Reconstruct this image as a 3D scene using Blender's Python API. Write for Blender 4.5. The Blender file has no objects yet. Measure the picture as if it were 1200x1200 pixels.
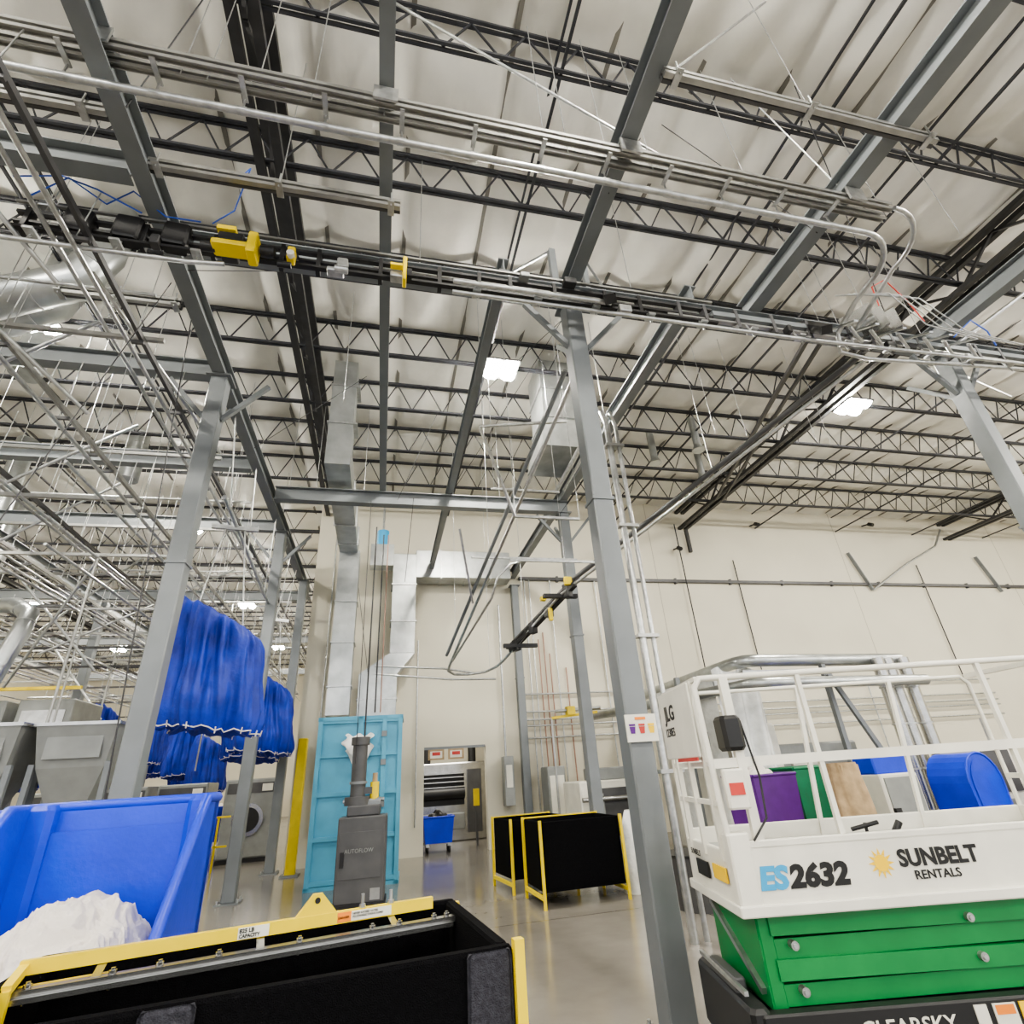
import bpy, math, random
from mathutils import Matrix, Vector, noise
random.seed(3)
V=Vector
scene=bpy.context.scene
COL=bpy.context.collection
try:
    scene.view_settings.view_transform='AgX'; scene.view_settings.look='AgX - Medium High Contrast'; scene.view_settings.exposure=.2
except Exception: pass
# ------------------------------------------------------------ materials
def mat(name,col,rough=.5,metal=0,var=.12,scale=6,bump=0,bscale=40,emit=None,es=0,spec=None):
    m=bpy.data.materials.new(name); m.use_nodes=True
    nt=m.node_tree; N=nt.nodes; L=nt.links; b=N["Principled BSDF"]
    b.inputs["Roughness"].default_value=rough; b.inputs["Metallic"].default_value=metal
    if spec is not None: b.inputs["Specular IOR Level"].default_value=spec
    tc=N.new("ShaderNodeTexCoord")
    if var>0:
        no=N.new("ShaderNodeTexNoise"); no.inputs["Scale"].default_value=scale; no.inputs["Detail"].default_value=4
        L.new(tc.outputs["Object"],no.inputs["Vector"])
        cr=N.new("ShaderNodeValToRGB"); cr.color_ramp.elements[0].position=.3; cr.color_ramp.elements[1].position=.7
        cr.color_ramp.elements[0].color=[c*(1-var) for c in col]+[1]
        cr.color_ramp.elements[1].color=[min(1,c*(1+var)) for c in col]+[1]
        L.new(no.outputs["Fac"],cr.inputs["Fac"]); L.new(cr.outputs["Color"],b.inputs["Base Color"])
    else: b.inputs["Base Color"].default_value=(*col,1)
    if bump>0:
        n2=N.new("ShaderNodeTexNoise"); n2.inputs["Scale"].default_value=bscale; n2.inputs["Detail"].default_value=5
        L.new(tc.outputs["Object"],n2.inputs["Vector"])
        bp=N.new("ShaderNodeBump"); bp.inputs["Strength"].default_value=bump; bp.inputs["Distance"].default_value=.02
        L.new(n2.outputs["Fac"],bp.inputs["Height"]); L.new(bp.outputs["Normal"],b.inputs["Normal"])
    if emit: b.inputs["Emission Color"].default_value=(*emit,1); b.inputs["Emission Strength"].default_value=es
    return m
M={}
M['steel']=mat('grey_painted_steel',(.185,.20,.21),.4,.1,.08,3)
M['steeld']=mat('dark_steel',(.045,.045,.047),.5,.2,.2,5)
M['joist']=mat('joist_primer',(.04,.042,.05),.55,.1,.2,5)
M['galv']=mat('galvanised',(.50,.51,.51),.33,.88,.18,14)
M['duct']=mat('duct_sheet_metal',(.44,.46,.46),.33,.85,.2,3,.15,8)
M['alu']=mat('aluminium',(.40,.40,.385),.38,.8,.12,8)
M['black']=mat('black_plastic',(.012,.012,.013),.45,0,.2,8)
M['carpet']=mat('black_liner',(.004,.004,.005),1,0,.3,60,.6,220,spec=.1)
M['carpetg']=mat('charcoal_liner',(.045,.045,.055),1,0,.3,60,.6,220,spec=.1)
M['yellow']=mat('safety_yellow',(.80,.60,.015),.4,0,.06,6)
M['blue']=mat('blue_polyethylene',(.010,.045,.62),.38,0,.12,3,.1,30)
M['cloth']=mat('blue_nylon',(.004,.026,.33),.6,0,.3,5,.4,30)
M['cyan']=mat('light_blue_paint',(.09,.34,.50),.4,0,.1,3)
M['white']=mat('white_paint',(.74,.72,.64),.42,0,.08,4)
M['linen']=mat('white_linen',(.72,.67,.62),.9,0,.10,6,.5,45)
M['wrap']=mat('plastic_wrap',(.80,.81,.79),.25,0,.14,5,.6,12)
M['green']=mat('green_paint',(.008,.20,.05),.36,0,.12,4)
M['greenl']=mat('green_poly',(.005,.17,.07),.5)
M['purple']=mat('purple_poly',(.10,.015,.20),.5)
M['rubber']=mat('rubber',(.02,.02,.02),.8)
M['red']=mat('red_label',(.5,.05,.04),.5)
M['copper']=mat('copper_pipe',(.34,.20,.15),.45,.3)
M['orange']=mat('orange_label',(.85,.25,.03),.5,0,0)
M['brown']=mat('brown_paper',(.40,.29,.17),.8,0,.2,8,.4,14)
M['grey']=mat('machine_grey',(.27,.28,.27),.4,.2,.12,4)
M['greyd']=mat('machine_dark_grey',(.085,.085,.088),.45,.2,.15,4)
M['stain']=mat('stainless',(.50,.50,.49),.25,.95,.12,6)
M['ink']=mat('black_ink',(.01,.01,.01),.5,0,0)
M['cyanink']=mat('cyan_ink',(.03,.33,.62),.5,0,0)
M['gold']=mat('gold_ink',(.9,.58,.01),.5,0,0)
M['lens']=mat('lamp_lens',(1,1,1),.5,0,0,emit=(1,.95,.84),es=680)
M['cable']=mat('cable_jacket',(.02,.02,.025),.5,0,0)
M['bluec']=mat('blue_cable',(.03,.10,.5),.5,0,0)
# ------------------------------------------------------------ mesh builder
class MB:
    def __init__(s): s.v=[];s.f=[];s.m=[];s.sm=[];s.mats=[]
    def mi(s,k):
        if k not in s.mats: s.mats.append(k)
        return s.mats.index(k)
    def add(s,vs,fs,k,smooth=False):
        o=len(s.v); s.v+= [tuple(p) for p in vs]; i=s.mi(k)
        for f in fs: s.f.append([a+o for a in f]); s.m.append(i); s.sm.append(smooth)
    def extr(s,sec,p,q,k,up=(0,0,1),smooth=False,cap=True,sec2=None):
        p=V(p);q=V(q);d=(q-p)
        if d.length<1e-6: return
        d.normalize(); up=V(up)
        if abs(d.dot(up))>.98: up=V((0,1,0)) if abs(d.y)<.9 else V((1,0,0))
        sd=d.cross(up).normalized(); u=sd.cross(d)
        n=len(sec); s2=sec2 or sec
        vs=[p+sd*a+u*b for a,b in sec]+[q+sd*a+u*b for a,b in s2]
        fs=[[i,(i+1)%n,n+(i+1)%n,n+i] for i in range(n)]
        s.add(vs,fs,k,smooth)
        if cap: s.add(vs,[list(range(n))[::-1],list(range(n,2*n))],k)
    def bar(s,p,q,w,h,k,up=(0,0,1)):
        s.extr([(-w/2,-h/2),(w/2,-h/2),(w/2,h/2),(-w/2,h/2)],p,q,k,up)
    def ib(s,p,q,w,d,k,up=(0,0,1),t=.015):
        w/=2;d/=2;c=t/2
        s.extr([(-w,-d),(w,-d),(w,-d+t),(c,-d+t),(c,d-t),(w,d-t),(w,d),(-w,d),(-w,d-t),(-c,d-t),(-c,-d+t),(-w,-d+t)],p,q,k,up)
    def ch(s,p,q,w,d,k,up=(0,0,1),t=.006):
        w/=2;d/=2
        s.extr([(-w,-d),(-w+t,-d),(-w+t,d-t),(w-t,d-t),(w-t,-d),(w,-d),(w,d),(-w,d)],p,q,k,up)
    def tube(s,p,q,r,k,n=8,r2=None,cap=True):
        c=[(r*math.cos(2*math.pi*i/n),r*math.sin(2*math.pi*i/n)) for i in range(n)]
        c2=None if r2 is None else [(r2*math.cos(2*math.pi*i/n),r2*math.sin(2*math.pi*i/n)) for i in range(n)]
        s.extr(c,p,q,k,smooth=True,cap=cap,sec2=c2)
    def path(s,pts,r,k,n=8):
        pts=[V(p) for p in pts]; rings=[]
        prev=None
        for i,p in enumerate(pts):
            d=((pts[i+1]-p) if i<len(pts)-1 else (p-pts[i-1]))
            if 0<i<len(pts)-1: d=(pts[i+1]-p).normalized()+(p-pts[i-1]).normalized()
            d.normalize()
            if prev is None:
                a=V((0,0,1)) if abs(d.z)<.9 else V((1,0,0))
                x=d.cross(a).normalized()
            else:
                x=(prev-d*prev.dot(d)).normalized()
            prev=x; y=d.cross(x)
            rings.append([p+x*r*math.cos(2*math.pi*j/n)+y*r*math.sin(2*math.pi*j/n) for j in range(n)])
        vs=[v for R in rings for v in R]; fs=[]
        for i in range(len(rings)-1):
            for j in range(n): fs.append([i*n+j,i*n+(j+1)%n,(i+1)*n+(j+1)%n,(i+1)*n+j])
        s.add(vs,fs,k,True)
        s.add(vs,[list(range(n))[::-1],list(range(len(vs)-n,len(vs)))],k)
    def frus(s,a,b,k):
        vs=[(x,y,r[4]) for r in(a,b) for x,y in((r[0],r[2]),(r[1],r[2]),(r[1],r[3]),(r[0],r[3]))]
        s.add(vs,[[3,2,1,0],[4,5,6,7],[0,1,5,4],[1,2,6,5],[2,3,7,6],[3,0,4,7]],k)
    def box(s,x0,x1,y0,y1,z0,z1,k,ang=0,bev=0):
        if bev<=0:
            vs=[(x,y,z) for z in(z0,z1) for x,y in((x0,y0),(x1,y0),(x1,y1),(x0,y1))]
            fs=[[3,2,1,0],[4,5,6,7],[0,1,5,4],[1,2,6,5],[2,3,7,6],[3,0,4,7]]
        else:
            b=bev
            def ring(i,z): return [(x0+i+b*0,y0+b+i,z),(x0+b+i,y0+i,z),(x1-b-i,y0+i,z),(x1-i,y0+b+i,z),(x1-i,y1-b-i,z),(x1-b-i,y1-i,z),(x0+b+i,y1-i,z),(x0+i,y1-b-i,z)]
            vs=ring(b*.6,z0)+ring(0,z0+b)+ring(0,z1-b)+ring(b*.6,z1)
            fs=[list(range(8))[::-1],list(range(24,32))]
            for r_ in range(3):
                for j in range(8): fs.append([r_*8+j,r_*8+(j+1)%8,(r_+1)*8+(j+1)%8,(r_+1)*8+j])
        if ang:
            cx,cy=(x0+x1)/2,(y0+y1)/2;c,sn=math.cos(ang),math.sin(ang)
            vs=[(cx+(x-cx)*c-(y-cy)*sn,cy+(x-cx)*sn+(y-cy)*c,z) for x,y,z in vs]
        s.add(vs,fs,k)
    def grid(s,fn,nu,nv,k,smooth=True,wrap=False):
        vs=[fn(i/nu,j/nv) for j in range(nv+1) for i in range(nu if wrap else nu+1)]
        w=nu if wrap else nu+1; fs=[]
        for j in range(nv):
            for i in range(nu):
                a=i;b=(i+1)%w if wrap else i+1
                fs.append([j*w+a,j*w+b,(j+1)*w+b,(j+1)*w+a])
        s.add(vs,fs,k,smooth)
    def obj(s,name,parent=None,mx=None,bevel=0):
        me=bpy.data.meshes.new(name); me.from_pydata(s.v,[],s.f)
        for k in s.mats: me.materials.append(M[k])
        me.polygons.foreach_set("material_index",s.m); me.polygons.foreach_set("use_smooth",s.sm); me.update()
        o=bpy.data.objects.new(name,me); COL.objects.link(o)
        if parent: o.parent=parent
        if mx is not None: o.matrix_world=mx
        return o
def empty(name,loc=(0,0,0),rz=0):
    e=bpy.data.objects.new(name,None); COL.objects.link(e); e.location=loc; e.rotation_euler=(0,0,rz); e.empty_display_size=.2; return e
def inst(o,name,loc,rz=0,sc=(1,1,1)):
    n=bpy.data.objects.new(name,o.data); COL.objects.link(n); n.location=loc; n.rotation_euler=(0,0,rz); n.scale=sc; return n
def text(s,size,loc,rot,k,parent,name,ext=.001,shear=0,align='LEFT',bold=0,sx=1):
    c=bpy.data.curves.new(name,'FONT'); c.body=s; c.size=size; c.extrude=ext; c.shear=shear; c.align_x=align; c.offset=bold; c.resolution_u=3
    c.materials.append(M[k]); o=bpy.data.objects.new(name,c); COL.objects.link(o); o.location=loc; o.rotation_euler=rot; o.scale=(sx,1,1)
    if parent: o.parent=parent
    return o
H90=math.pi/2
# ------------------------------------------------------------ shell
ZC=9.65; YB=14.7; YF=42
m=bpy.data.materials.new('polished_concrete'); m.use_nodes=True; nt=m.node_tree;N=nt.nodes;L=nt.links;b=N["Principled BSDF"]
tc=N.new("ShaderNodeTexCoord")
n1=N.new("ShaderNodeTexNoise");n1.inputs["Scale"].default_value=.5;n1.inputs["Detail"].default_value=6;n1.inputs["Roughness"].default_value=.55
n2=N.new("ShaderNodeTexNoise");n2.inputs["Scale"].default_value=5;n2.inputs["Detail"].default_value=4
L.new(tc.outputs["Object"],n1.inputs["Vector"]);L.new(tc.outputs["Object"],n2.inputs["Vector"])
cr=N.new("ShaderNodeValToRGB");cr.color_ramp.elements[0].position=.3;cr.color_ramp.elements[0].color=(.165,.152,.133,1);cr.color_ramp.elements[1].position=.72;cr.color_ramp.elements[1].color=(.25,.232,.205,1)
mx=N.new("ShaderNodeMix");mx.data_type='FLOAT';mx.inputs[0].default_value=.25;L.new(n1.outputs["Fac"],mx.inputs[2]);L.new(n2.outputs["Fac"],mx.inputs[3]);L.new(mx.outputs[0],cr.inputs["Fac"])
br=N.new("ShaderNodeTexBrick");br.offset=0;br.inputs["Scale"].default_value=1;br.inputs["Brick Width"].default_value=3.8;br.inputs["Row Height"].default_value=3.8;br.inputs["Mortar Size"].default_value=.008
br.inputs["Color1"].default_value=(1,1,1,1);br.inputs["Color2"].default_value=(1,1,1,1);br.inputs["Mortar"].default_value=(.35,.33,.3,1)
L.new(tc.outputs["Object"],br.inputs["Vector"])
mu=N.new("ShaderNodeMix");mu.data_type='RGBA';mu.blend_type='MULTIPLY';mu.inputs[0].default_value=1
L.new(cr.outputs["Color"],mu.inputs[6]);L.new(br.outputs["Color"],mu.inputs[7]);L.new(mu.outputs[2],b.inputs["Base Color"])
rr=N.new("ShaderNodeMapRange");rr.inputs[3].default_value=.08;rr.inputs[4].default_value=.26;L.new(n1.outputs["Fac"],rr.inputs[0]);L.new(rr.outputs[0],b.inputs["Roughness"])
M['floor']=m
M['wall']=mat('cream_wall_paint',(.65,.615,.505),.75,0,.03,.8,.05,60)
M['walld']=mat('grey_wall_panel',(.40,.37,.30),.8,0,.05,1)
M['ceil']=mat('white_insulation_facing',(.77,.755,.70),.45,0,.06,2,.4,4)
M['seam']=mat('insulation_seam_shade',(.20,.19,.17),.6,0,.05,2)  # seam strips with the shade of the creases put into their dark colour
g=MB(); g.box(-20,32,-12,YF,-.2,0,'floor'); g.obj('floor')
def wall(name,x0,x1,y0,y1,z0=0,z1=10,k='wall'):
    g=MB(); g.box(x0,x1,y0,y1,z0,z1,k); return g.obj(name)
OX0,OX1,OZ=1.05,2.62,2.3
g=MB(); g.box(-2.0,OX0,YB,YB+.25,0,10,'wall'); g.box(OX1,32,YB,YB+.25,0,10,'wall'); g.box(OX0,OX1,YB,YB+.25,OZ,10,'wall')
for x in(8.4,15.9,23.4): g.box(x,x+.02,YB-.003,YB,0,10,'walld')
g.obj('wall_back')
wall('wall_side',-2.0,-1.75,YB+.25,YF)
wall('wall_far',-20,-2.0,YF,YF+.25); wall('wall_left',-20.25,-20,-12,YF+.25); wall('wall_right',32,32.25,-12,YB+.25)
g=MB(); g.box(-.2,4.2,YB+3.8,YB+4,0,3.2,'wall'); g.box(-.4,-.2,YB+.25,YB+4,0,3.2,'wall'); g.box(4.2,4.4,YB+.25,YB+4,0,3.2,'wall'); g.box(-.4,4.4,YB+.25,YB+4,3.2,3.3,'wall'); g.obj('wall_alcove')
la=bpy.data.lights.new('alcove_fill_light','AREA'); la.size=1.5; la.energy=70; la.color=(1,.95,.85)  # unseen fill lamp, added to brighten the dark alcove interior
lo=bpy.data.objects.new('alcove_fill_light',la); COL.objects.link(lo); lo.location=(1.9,16.3,3.15)
JS=1.65; JY0=-2.0; SP=1.22
def cfun(xa,xb,ya,yb):
    def cf(u,v):
        x=xa+(xb-xa)*u; y=ya+(yb-ya)*v
        fx=(x/SP)%1.0; a=abs(math.sin(math.pi*fx)); j=abs(math.sin(math.pi*(y-JY0)/JS))
        cell=math.floor(x/SP); rs=math.sin(cell*12.99+math.floor((y-JY0)/JS)*78.2)*.5+.5
        fold=.055*math.sin(2*math.pi*(fx*1.6+.45*y+rs*3))*a*(.3+.7*rs)*(j**.5)
        return (x,y,ZC+.05-.02*j-(.09+.20*j*(.45+.55*rs))*(a**.42)+fold)
    return cf
g=MB(); g.grid(cfun(-20,32,-2,15),500,90,'ceil'); g.grid(cfun(-20,-1.8,15,YF),150,100,'ceil'); g.grid(cfun(-20,32,-12,-2),100,30,'ceil')
g.box(-20.2,32.2,-12,YF,ZC+.16,ZC+.22,'ceil')
c=math.ceil(-20/SP)
while c*SP<32:
    x=c*SP; g.box(x-.03,x+.03,-12,YF,ZC-.02,ZC+.03,'seam'); c+=1
g.obj('ceiling')
g=MB()
zt,zb=ZC-.12,ZC-.80
def joist(g,x0,x1):
    for dy in(-.03,.03):
        g.bar((x0,dy,zt),(x1,dy,zt),.035,.045,'joist'); g.bar((x0,dy,zb),(x1,dy,zb),.035,.042,'joist')
    x=x0+.1;P=.66
    while x<x1-P:
        g.bar((x,0,zt),(x+P/2,0,zb),.02,.02,'joist'); g.bar((x+P/2,0,zb),(x+P,0,zt),.02,.02,'joist'); x+=P
joist(g,-19.9,31.9)
j0=g.obj('roof_joist'); j0.location=(0,JY0,0)
g=MB(); joist(g,-19.9,-2.05)
j1=None
y=JY0+JS
while y<YF-.5:
    if y<YB-.2: inst(j0,'roof_joist',(0,y,0))
    elif y>YB+.3:
        if j1 is None: j1=g.obj('roof_joist'); j1.location=(0,y,0)
        else: inst(j1,'roof_joist',(0,y,0))
    y+=JS
g=MB()
for x in(-5.0,1.7,5.2,7.2,12.6,16,19.5,23,-8.5,-11.8):
    ye=YB if x>-2 else YF-.1
    g.bar((x,-6,zb+.02),(x,ye,zb+.02),.035,.035,'joist'); g.bar((x+.04,-6,zt-.08),(x+.04,ye,zt-.08),.03,.03,'joist')
g.obj('roof_bridging')
for gx in(-1.7,9.7,-13.1,21.1):
    ye=YB-.02 if gx>-2 else YF-.1
    g=MB()
    for dx in(-.12,.12):
        for z in(zt-.2,zb-.12): g.bar((gx+dx,-6,z),(gx+dx,ye,z),.11,.09,'steeld')
    y=-6;P2=1.65
    while y<ye-1.7:
        g.bar((gx,y,zt-.2),(gx,y+P2/2,zb-.1),.045,.045,'steeld'); g.bar((gx,y+P2/2,zb-.1),(gx,y+P2,zt-.2),.045,.045,'steeld'); y+=P2
    g.obj('joist_girder')
# ------------------------------------------------------------ lights
g=MB()
g.box(-.34,.34,-.28,.28,.06,.10,'greyd',bev=.02)
for i in(-1,1):
    for j in(-1,1):
        cx,cy=i*.17,j*.145
        g.frus((cx-.07,cx+.07,cy-.05,cy+.05,-.04),(cx-.12,cx+.12,cy-.10,cy+.10,.05),'lens')
g.box(-.1,.1,-.08,.08,.10,.18,'greyd')
g.tube((-.2,0,.10),(-.02,0,.25),.006,'galv',5); g.tube((.2,0,.10),(.02,0,.25),.006,'galv',5)
lamp0=None
for Y in(-8,-.2,7.75,15.8,23.6,31.6):
    for X in(-13.6,-5.8,1.95,10.2,18.2,26):
        if Y>14 and X>-3: continue
        if lamp0 is None: o=lamp0=g.obj('high_bay_light'); o.location=(X,Y,8.6)
        else: o=inst(lamp0,'high_bay_light',(X,Y,8.6))
w=bpy.data.worlds.new("w"); scene.world=w; w.use_nodes=True; w.node_tree.nodes["Background"].inputs[0].default_value=(.97,.98,1,1); w.node_tree.nodes["Background"].inputs[1].default_value=1.6
# ------------------------------------------------------------ columns & beams
def column(x,y,zt=6.55,w=.2,name='steel_column'):
    g=MB(); g.box(x-w/2,x+w/2,y-w/2,y+w/2,.02,zt,'steel',bev=.012)
    g.box(x-w*.9,x+w*.9,y-w*.9,y+w*.9,0,.022,'steel')
    for a in(-1,1):
        for c in(-1,1): g.tube((x+a*w*.72,y+c*w*.72,.02),(x+a*w*.72,y+c*w*.72,.07),.014,'galv',6)
    g.box(x-w*.75,x+w*.75,y-w*.75,y+w*.75,zt-.02,zt,'steel')
    for z in(3.9,): g.box(x-w*.56,x+w*.56,y-w*.56,y+w*.56,z,z+.03,'steel')
    return g.obj(name)
for c in((1.97,4.25),(7.6,4.25),(-2.3,6.2),(-2.3,11.2),(-2.22,14.35),(3.6,9.7),(3.6,14.5),(-7.6,6.2),(-7.6,11.2),(-7.6,16.2),(-7.6,21.5),(-13,11.2),(-13,21.5),(-7.6,28),(-13,30)): column(*c)
def beam(p,q,w=.16,d=.25):
    g=MB(); g.ib(p,q,w,d,'steel'); return g.obj('steel_beam')
zA=6.68
beam((-2.3,-2,zA),(-2.3,16,zA)); beam((2.0,-2,zA+.26),(2.0,4.4,zA+.26)); beam((-.2,-2,zA+.26),(-.2,9.7,zA+.26),.12,.2)
beam((1.15,4.1,zA+.26),(1.15,14.65,zA+.26),.12,.2); beam((4.5,-2,zA+.26),(4.5,4.3,zA+.26),.18,.25); beam((3.6,4.1,zA+.26),(3.6,14.65,zA+.26),.16,.25)
beam((7.6,-2,zA+.26),(7.6,4.4,zA+.26)); beam((-2.2,4.22,zA),(13,4.22,zA),.16,.25); beam((-2.2,9.65,zA),(3.7,9.65,zA),.18,.28)
for y in(3.5,6.2,8.6,11.15,16.1,21.5,28): beam((-14,y,zA),(-2.4,y,zA))
for x in(-7.6,-13): beam((x,0,zA-.26),(x,28,zA-.26))
g=MB()
def knee(x,y,dx,dy,l=.6,zt=6.5): g.bar((x+dx*.1,y+dy*.1,zt-l),(x+dx*l,y+dy*l,zt),.055,.055,'steel')
for x,y in((2.0,4.25),(7.6,4.25),(-2.3,6.2),(-2.3,11.2),(3.6,9.7),(-7.6,6.2),(-7.6,11.2)):
    for d in((1,0),(-1,0),(0,1)): knee(x,y,*d)
g.obj('knee_brace_set')
g=MB(); g.box(1.78,1.86,4.2,4.28,6.8,7.5,'steel'); g.box(2.2,2.26,4.2,4.26,6.8,7.6,'steel'); g.bar((2.23,4.23,7.5),(3.6,6,zb),.03,.03,'steel'); g.bar((1.82,4.24,7.5),(1.4,6,zb),.03,.03,'steel'); g.obj('beam_stub_post')
# ------------------------------------------------------------ overhead rails
def hang(g,x,y,z0,z1=None,r=.005,k='galv'): g.tube((x,y,z0),(x,y,z1 or zb),r,k,5)
g=MB()
for dy in(-.055,.055):
    g.ch((-8,2.6+dy,6.66),(5.0,2.6+dy,6.66),.045,.04,'alu'); g.ch((-8,2.6+dy,6.74),(5.0,2.6+dy,6.74),.045,.04,'alu')
x=-7.5
while x<4.9:
    g.box(x-.02,x+.02,2.53,2.72,6.605,6.62,'galv'); g.tube((x,2.7,6.47),(x,2.7,6.62),.009,'galv',6); g.box(x-.035,x+.035,2.675,2.725,6.43,6.475,'galv')
    x+=.62
for x in(-2.3,-.2,2.0,4.5):
    g.box(x-.06,x+.06,2.5,2.7,6.76,6.80,'steel'); g.box(x-.10,x+.10,2.48,2.50,6.62,6.80,'galv')
pts=[(-8,2.7,6.45),(4.7,2.7,6.45)]+[(4.7+.6*math.sin(a),3.3-.6*math.cos(a),6.45) for a in[i*H90/8 for i in range(1,9)]]+[(5.3,3.5,6.4),(5.25,3.8,6.2)]
g.path(pts,.030,'galv',10)
pts=[(4.95,2.5,6.62)]+[(4.95+.65*math.sin(a),3.15-.65*math.cos(a),6.62) for a in[i*H90/8 for i in range(1,9)]]+[(5.6,3.9,6.3)]
g.path(pts,.026,'galv',8)
for x in(-1.2,1.2,3.3): hang(g,x,2.6,6.75)
g.tube((-.22,2.68,zb),(2.57,2.62,6.8),.016,'galv',8)
g.tube((3.67,1.9,zb),(2.1,2.04,6.9),.012,'galv',8)
g.tube((3.7,2.6,zb),(4.6,2.6,6.8),.008,'galv',6); g.tube((-4.5,2.6,zb),(-3.2,2.6,6.8),.012,'galv',6)
g.obj('overhead_rail')
def strut(p,q,n=1,name='strut_channel'):
    g=MB(); p=V(p);q=V(q)
    g.bar(p,q,.045,.04,'alu'); g.bar(p+V((0,0,.07)),q+V((0,0,.07)),.045,.04,'alu'); g.bar(p+V((0,.05,.035)),q+V((0,.05,.035)),.03,.09,'greyd')
    for e in(p+(q-p)*.04,p+(q-p)*.96,p+(q-p)*.5):
        g.box(e.x-.03,e.x+.03,e.y-.07,e.y+.08,e.z-.035,e.z-.02,'galv'); g.tube(e+V((0,-.04,-.06)),e+V((0,-.04,.14)),.008,'galv',6)
    g.tube(e,(e.x,e.y,zb),.005,'galv',5)
    g.obj(name)
strut((-2.25,3.4,6.62),(-.05,3.4,6.62)); strut((2.05,1.92,6.74),(4.9,1.92,6.74)); strut((-6.5,3.0,6.6),(-2.4,3.0,6.6)); strut((-3.6,4.9,6.5),(-2.4,4.9,6.5))
g=MB()
for dz,dy,k in((0,0,'black'),(.12,.0,'steeld'),(-.13,-.05,'black')):
    g.bar((-3.4,3.9+dy,6.28+dz),(3.6,3.9+dy,6.28+dz),.05,.03,k)
g.bar((3.6,3.9,6.34),(9.5,3.9,6.34),.07,.07,'steel'); g.bar((3.0,3.9,6.24),(9.5,3.9,6.24),.05,.025,'alu')
g.bar((-.3,3.98,6.44),(9.5,3.98,6.44),.03,.03,'galv'); g.bar((-3.4,3.84,6.47),(3.6,3.84,6.47),.025,.025,'alu')
x=-3.3
while x<9.4:
    g.box(x-.02,x+.02,3.86,3.95,6.15,6.44,'greyd' if x>3 else 'black'); g.tube((x,3.92,6.4),(x,4.1,6.6),.01,'galv',6)
    if random.random()<.6:
        wv=random.uniform(.05,.16);hv=random.uniform(.04,.11);z=random.choice((6.08,6.12,6.4)); g.box(x+.1,x+.1+wv,3.78,3.88,z,z+hv,random.choice(['black','greyd','galv','galv','steeld']),bev=.008)
    x+=random.choice((.34,.42,.5,.6))
for x in(-2.9,-2.5,-2.1): g.box(x-.1,x+.12,3.80,3.96,6.18,6.46,'black',ang=.05,bev=.02)
for px in(2.3,5.0): g.bar((px-.16,3.6,6.0),(px+.1,4.1,6.62),.12,.10,'black')
g.path([(-3.3,3.8,6.5),(-3.0,3.7,6.7),(-2.7,3.8,6.55),(-2.5,3.75,6.72),(-2.2,3.8,6.5),(-1.9,3.8,6.5)],.008,'bluec',6)
g.path([(-3.4,3.7,6.6),(-3.1,3.75,6.78),(-2.75,3.7,6.6),(-2.4,3.8,6.5)],.008,'bluec',6)
g.path([(-1.5,3.4,6.65),(-1.45,3.45,6.9),(-1.6,3.7,6.6),(-1.8,3.8,6.5)],.007,'bluec',6)
g.path([(7.2,3.8,6.45),(7.5,3.7,6.7),(7.8,3.75,6.6),(7.9,3.8,6.4)],.010,'bluec',6)
g.obj('powered_monorail_track')
def motor(x,s=1):
    g=MB(); y=3.72
    g.box(x-.24*s,x+.12*s,y-.1,y+.06,6.04,6.10,'yellow',bev=.012); g.box(x-.2*s,x+.02*s,y-.08,y+.05,6.10,6.22,'black',bev=.01); g.box(x+.06*s,x+.14*s,y-.11,y+.07,5.98,6.24,'yellow',bev=.01)
    g.tube((x-.34*s,y,6.08),(x-.22*s,y,6.08),.045,'black',12); g.tube((x+.16*s,y,6.12),(x+.28*s,y,6.12),.055,'black',12)
    g.box(x-.22*s,x-.06*s,y-.09,y+.04,6.24,6.29,'yellow'); g.bar((x,y,6.2),(x,3.9,6.3),.05,.05,'black')
    g.obj('monorail_drive_motor')
motor(-1.46)
g=MB(); g.box(-1.07,-1.0,3.68,3.78,6.05,6.2,'yellow',bev=.01); g.tube((-1.03,3.65,6.08),(-1.03,3.7,6.08),.035,'white',12); g.tube((-1.14,3.72,5.98),(-1.02,3.72,5.98),.03,'black',10); g.bar((-1.03,3.75,6.18),(-1.03,3.9,6.3),.05,.05,'black'); g.obj('rail_stop_unit')
g=MB(); g.box(.0,.04,3.70,3.82,6.0,6.32,'yellow',bev=.008); g.box(-.12,0,3.72,3.78,6.2,6.23,'yellow'); g.box(.04,.09,3.70,3.78,6.05,6.15,'black'); g.bar((.02,3.78,6.2),(.02,3.9,6.3),.05,.05,'black'); g.obj('rail_stop_unit')
g=MB(); g.box(-.62,-.52,3.70,3.80,6.05,6.17,'galv',bev=.01); g.tube((-.63,3.7,6.0),(-.51,3.7,6.0),.035,'galv',12); g.bar((-.56,3.75,6.15),(-.56,3.9,6.3),.05,.05,'black'); g.obj('rail_trolley')
g=MB()
g.path([(-8,3.78,5.92),(-1.9,3.78,5.92),(-1.6,3.78,5.95)],.022,'galv',8)
g.path([(.5,3.78,6.0),(4.5,3.78,6.0),(9.5,3.7,6.05)],.022,'galv',8); g.path([(.5,3.7,6.06),(2.2,3.7,6.06)],.026,'galv',8)
x=-7.7
while x<9.4:
    if x<-1.7 or x>.5: g.tube((x,3.79,5.95),(x,3.86,6.2),.01,'galv',6); g.box(x-.04,x+.04,3.74,3.86,6.03,6.055,'galv')
    x+=.65
for x in(5.2,5.5,5.9,6.3,6.6,7.0): g.bar((x,3.5,6.1),(x+.05,4.0,6.4),.05,.02,'galv'); g.tube((x,3.6,6.1),(x+.3,3.75,6.05),.02,'galv',8)
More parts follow.
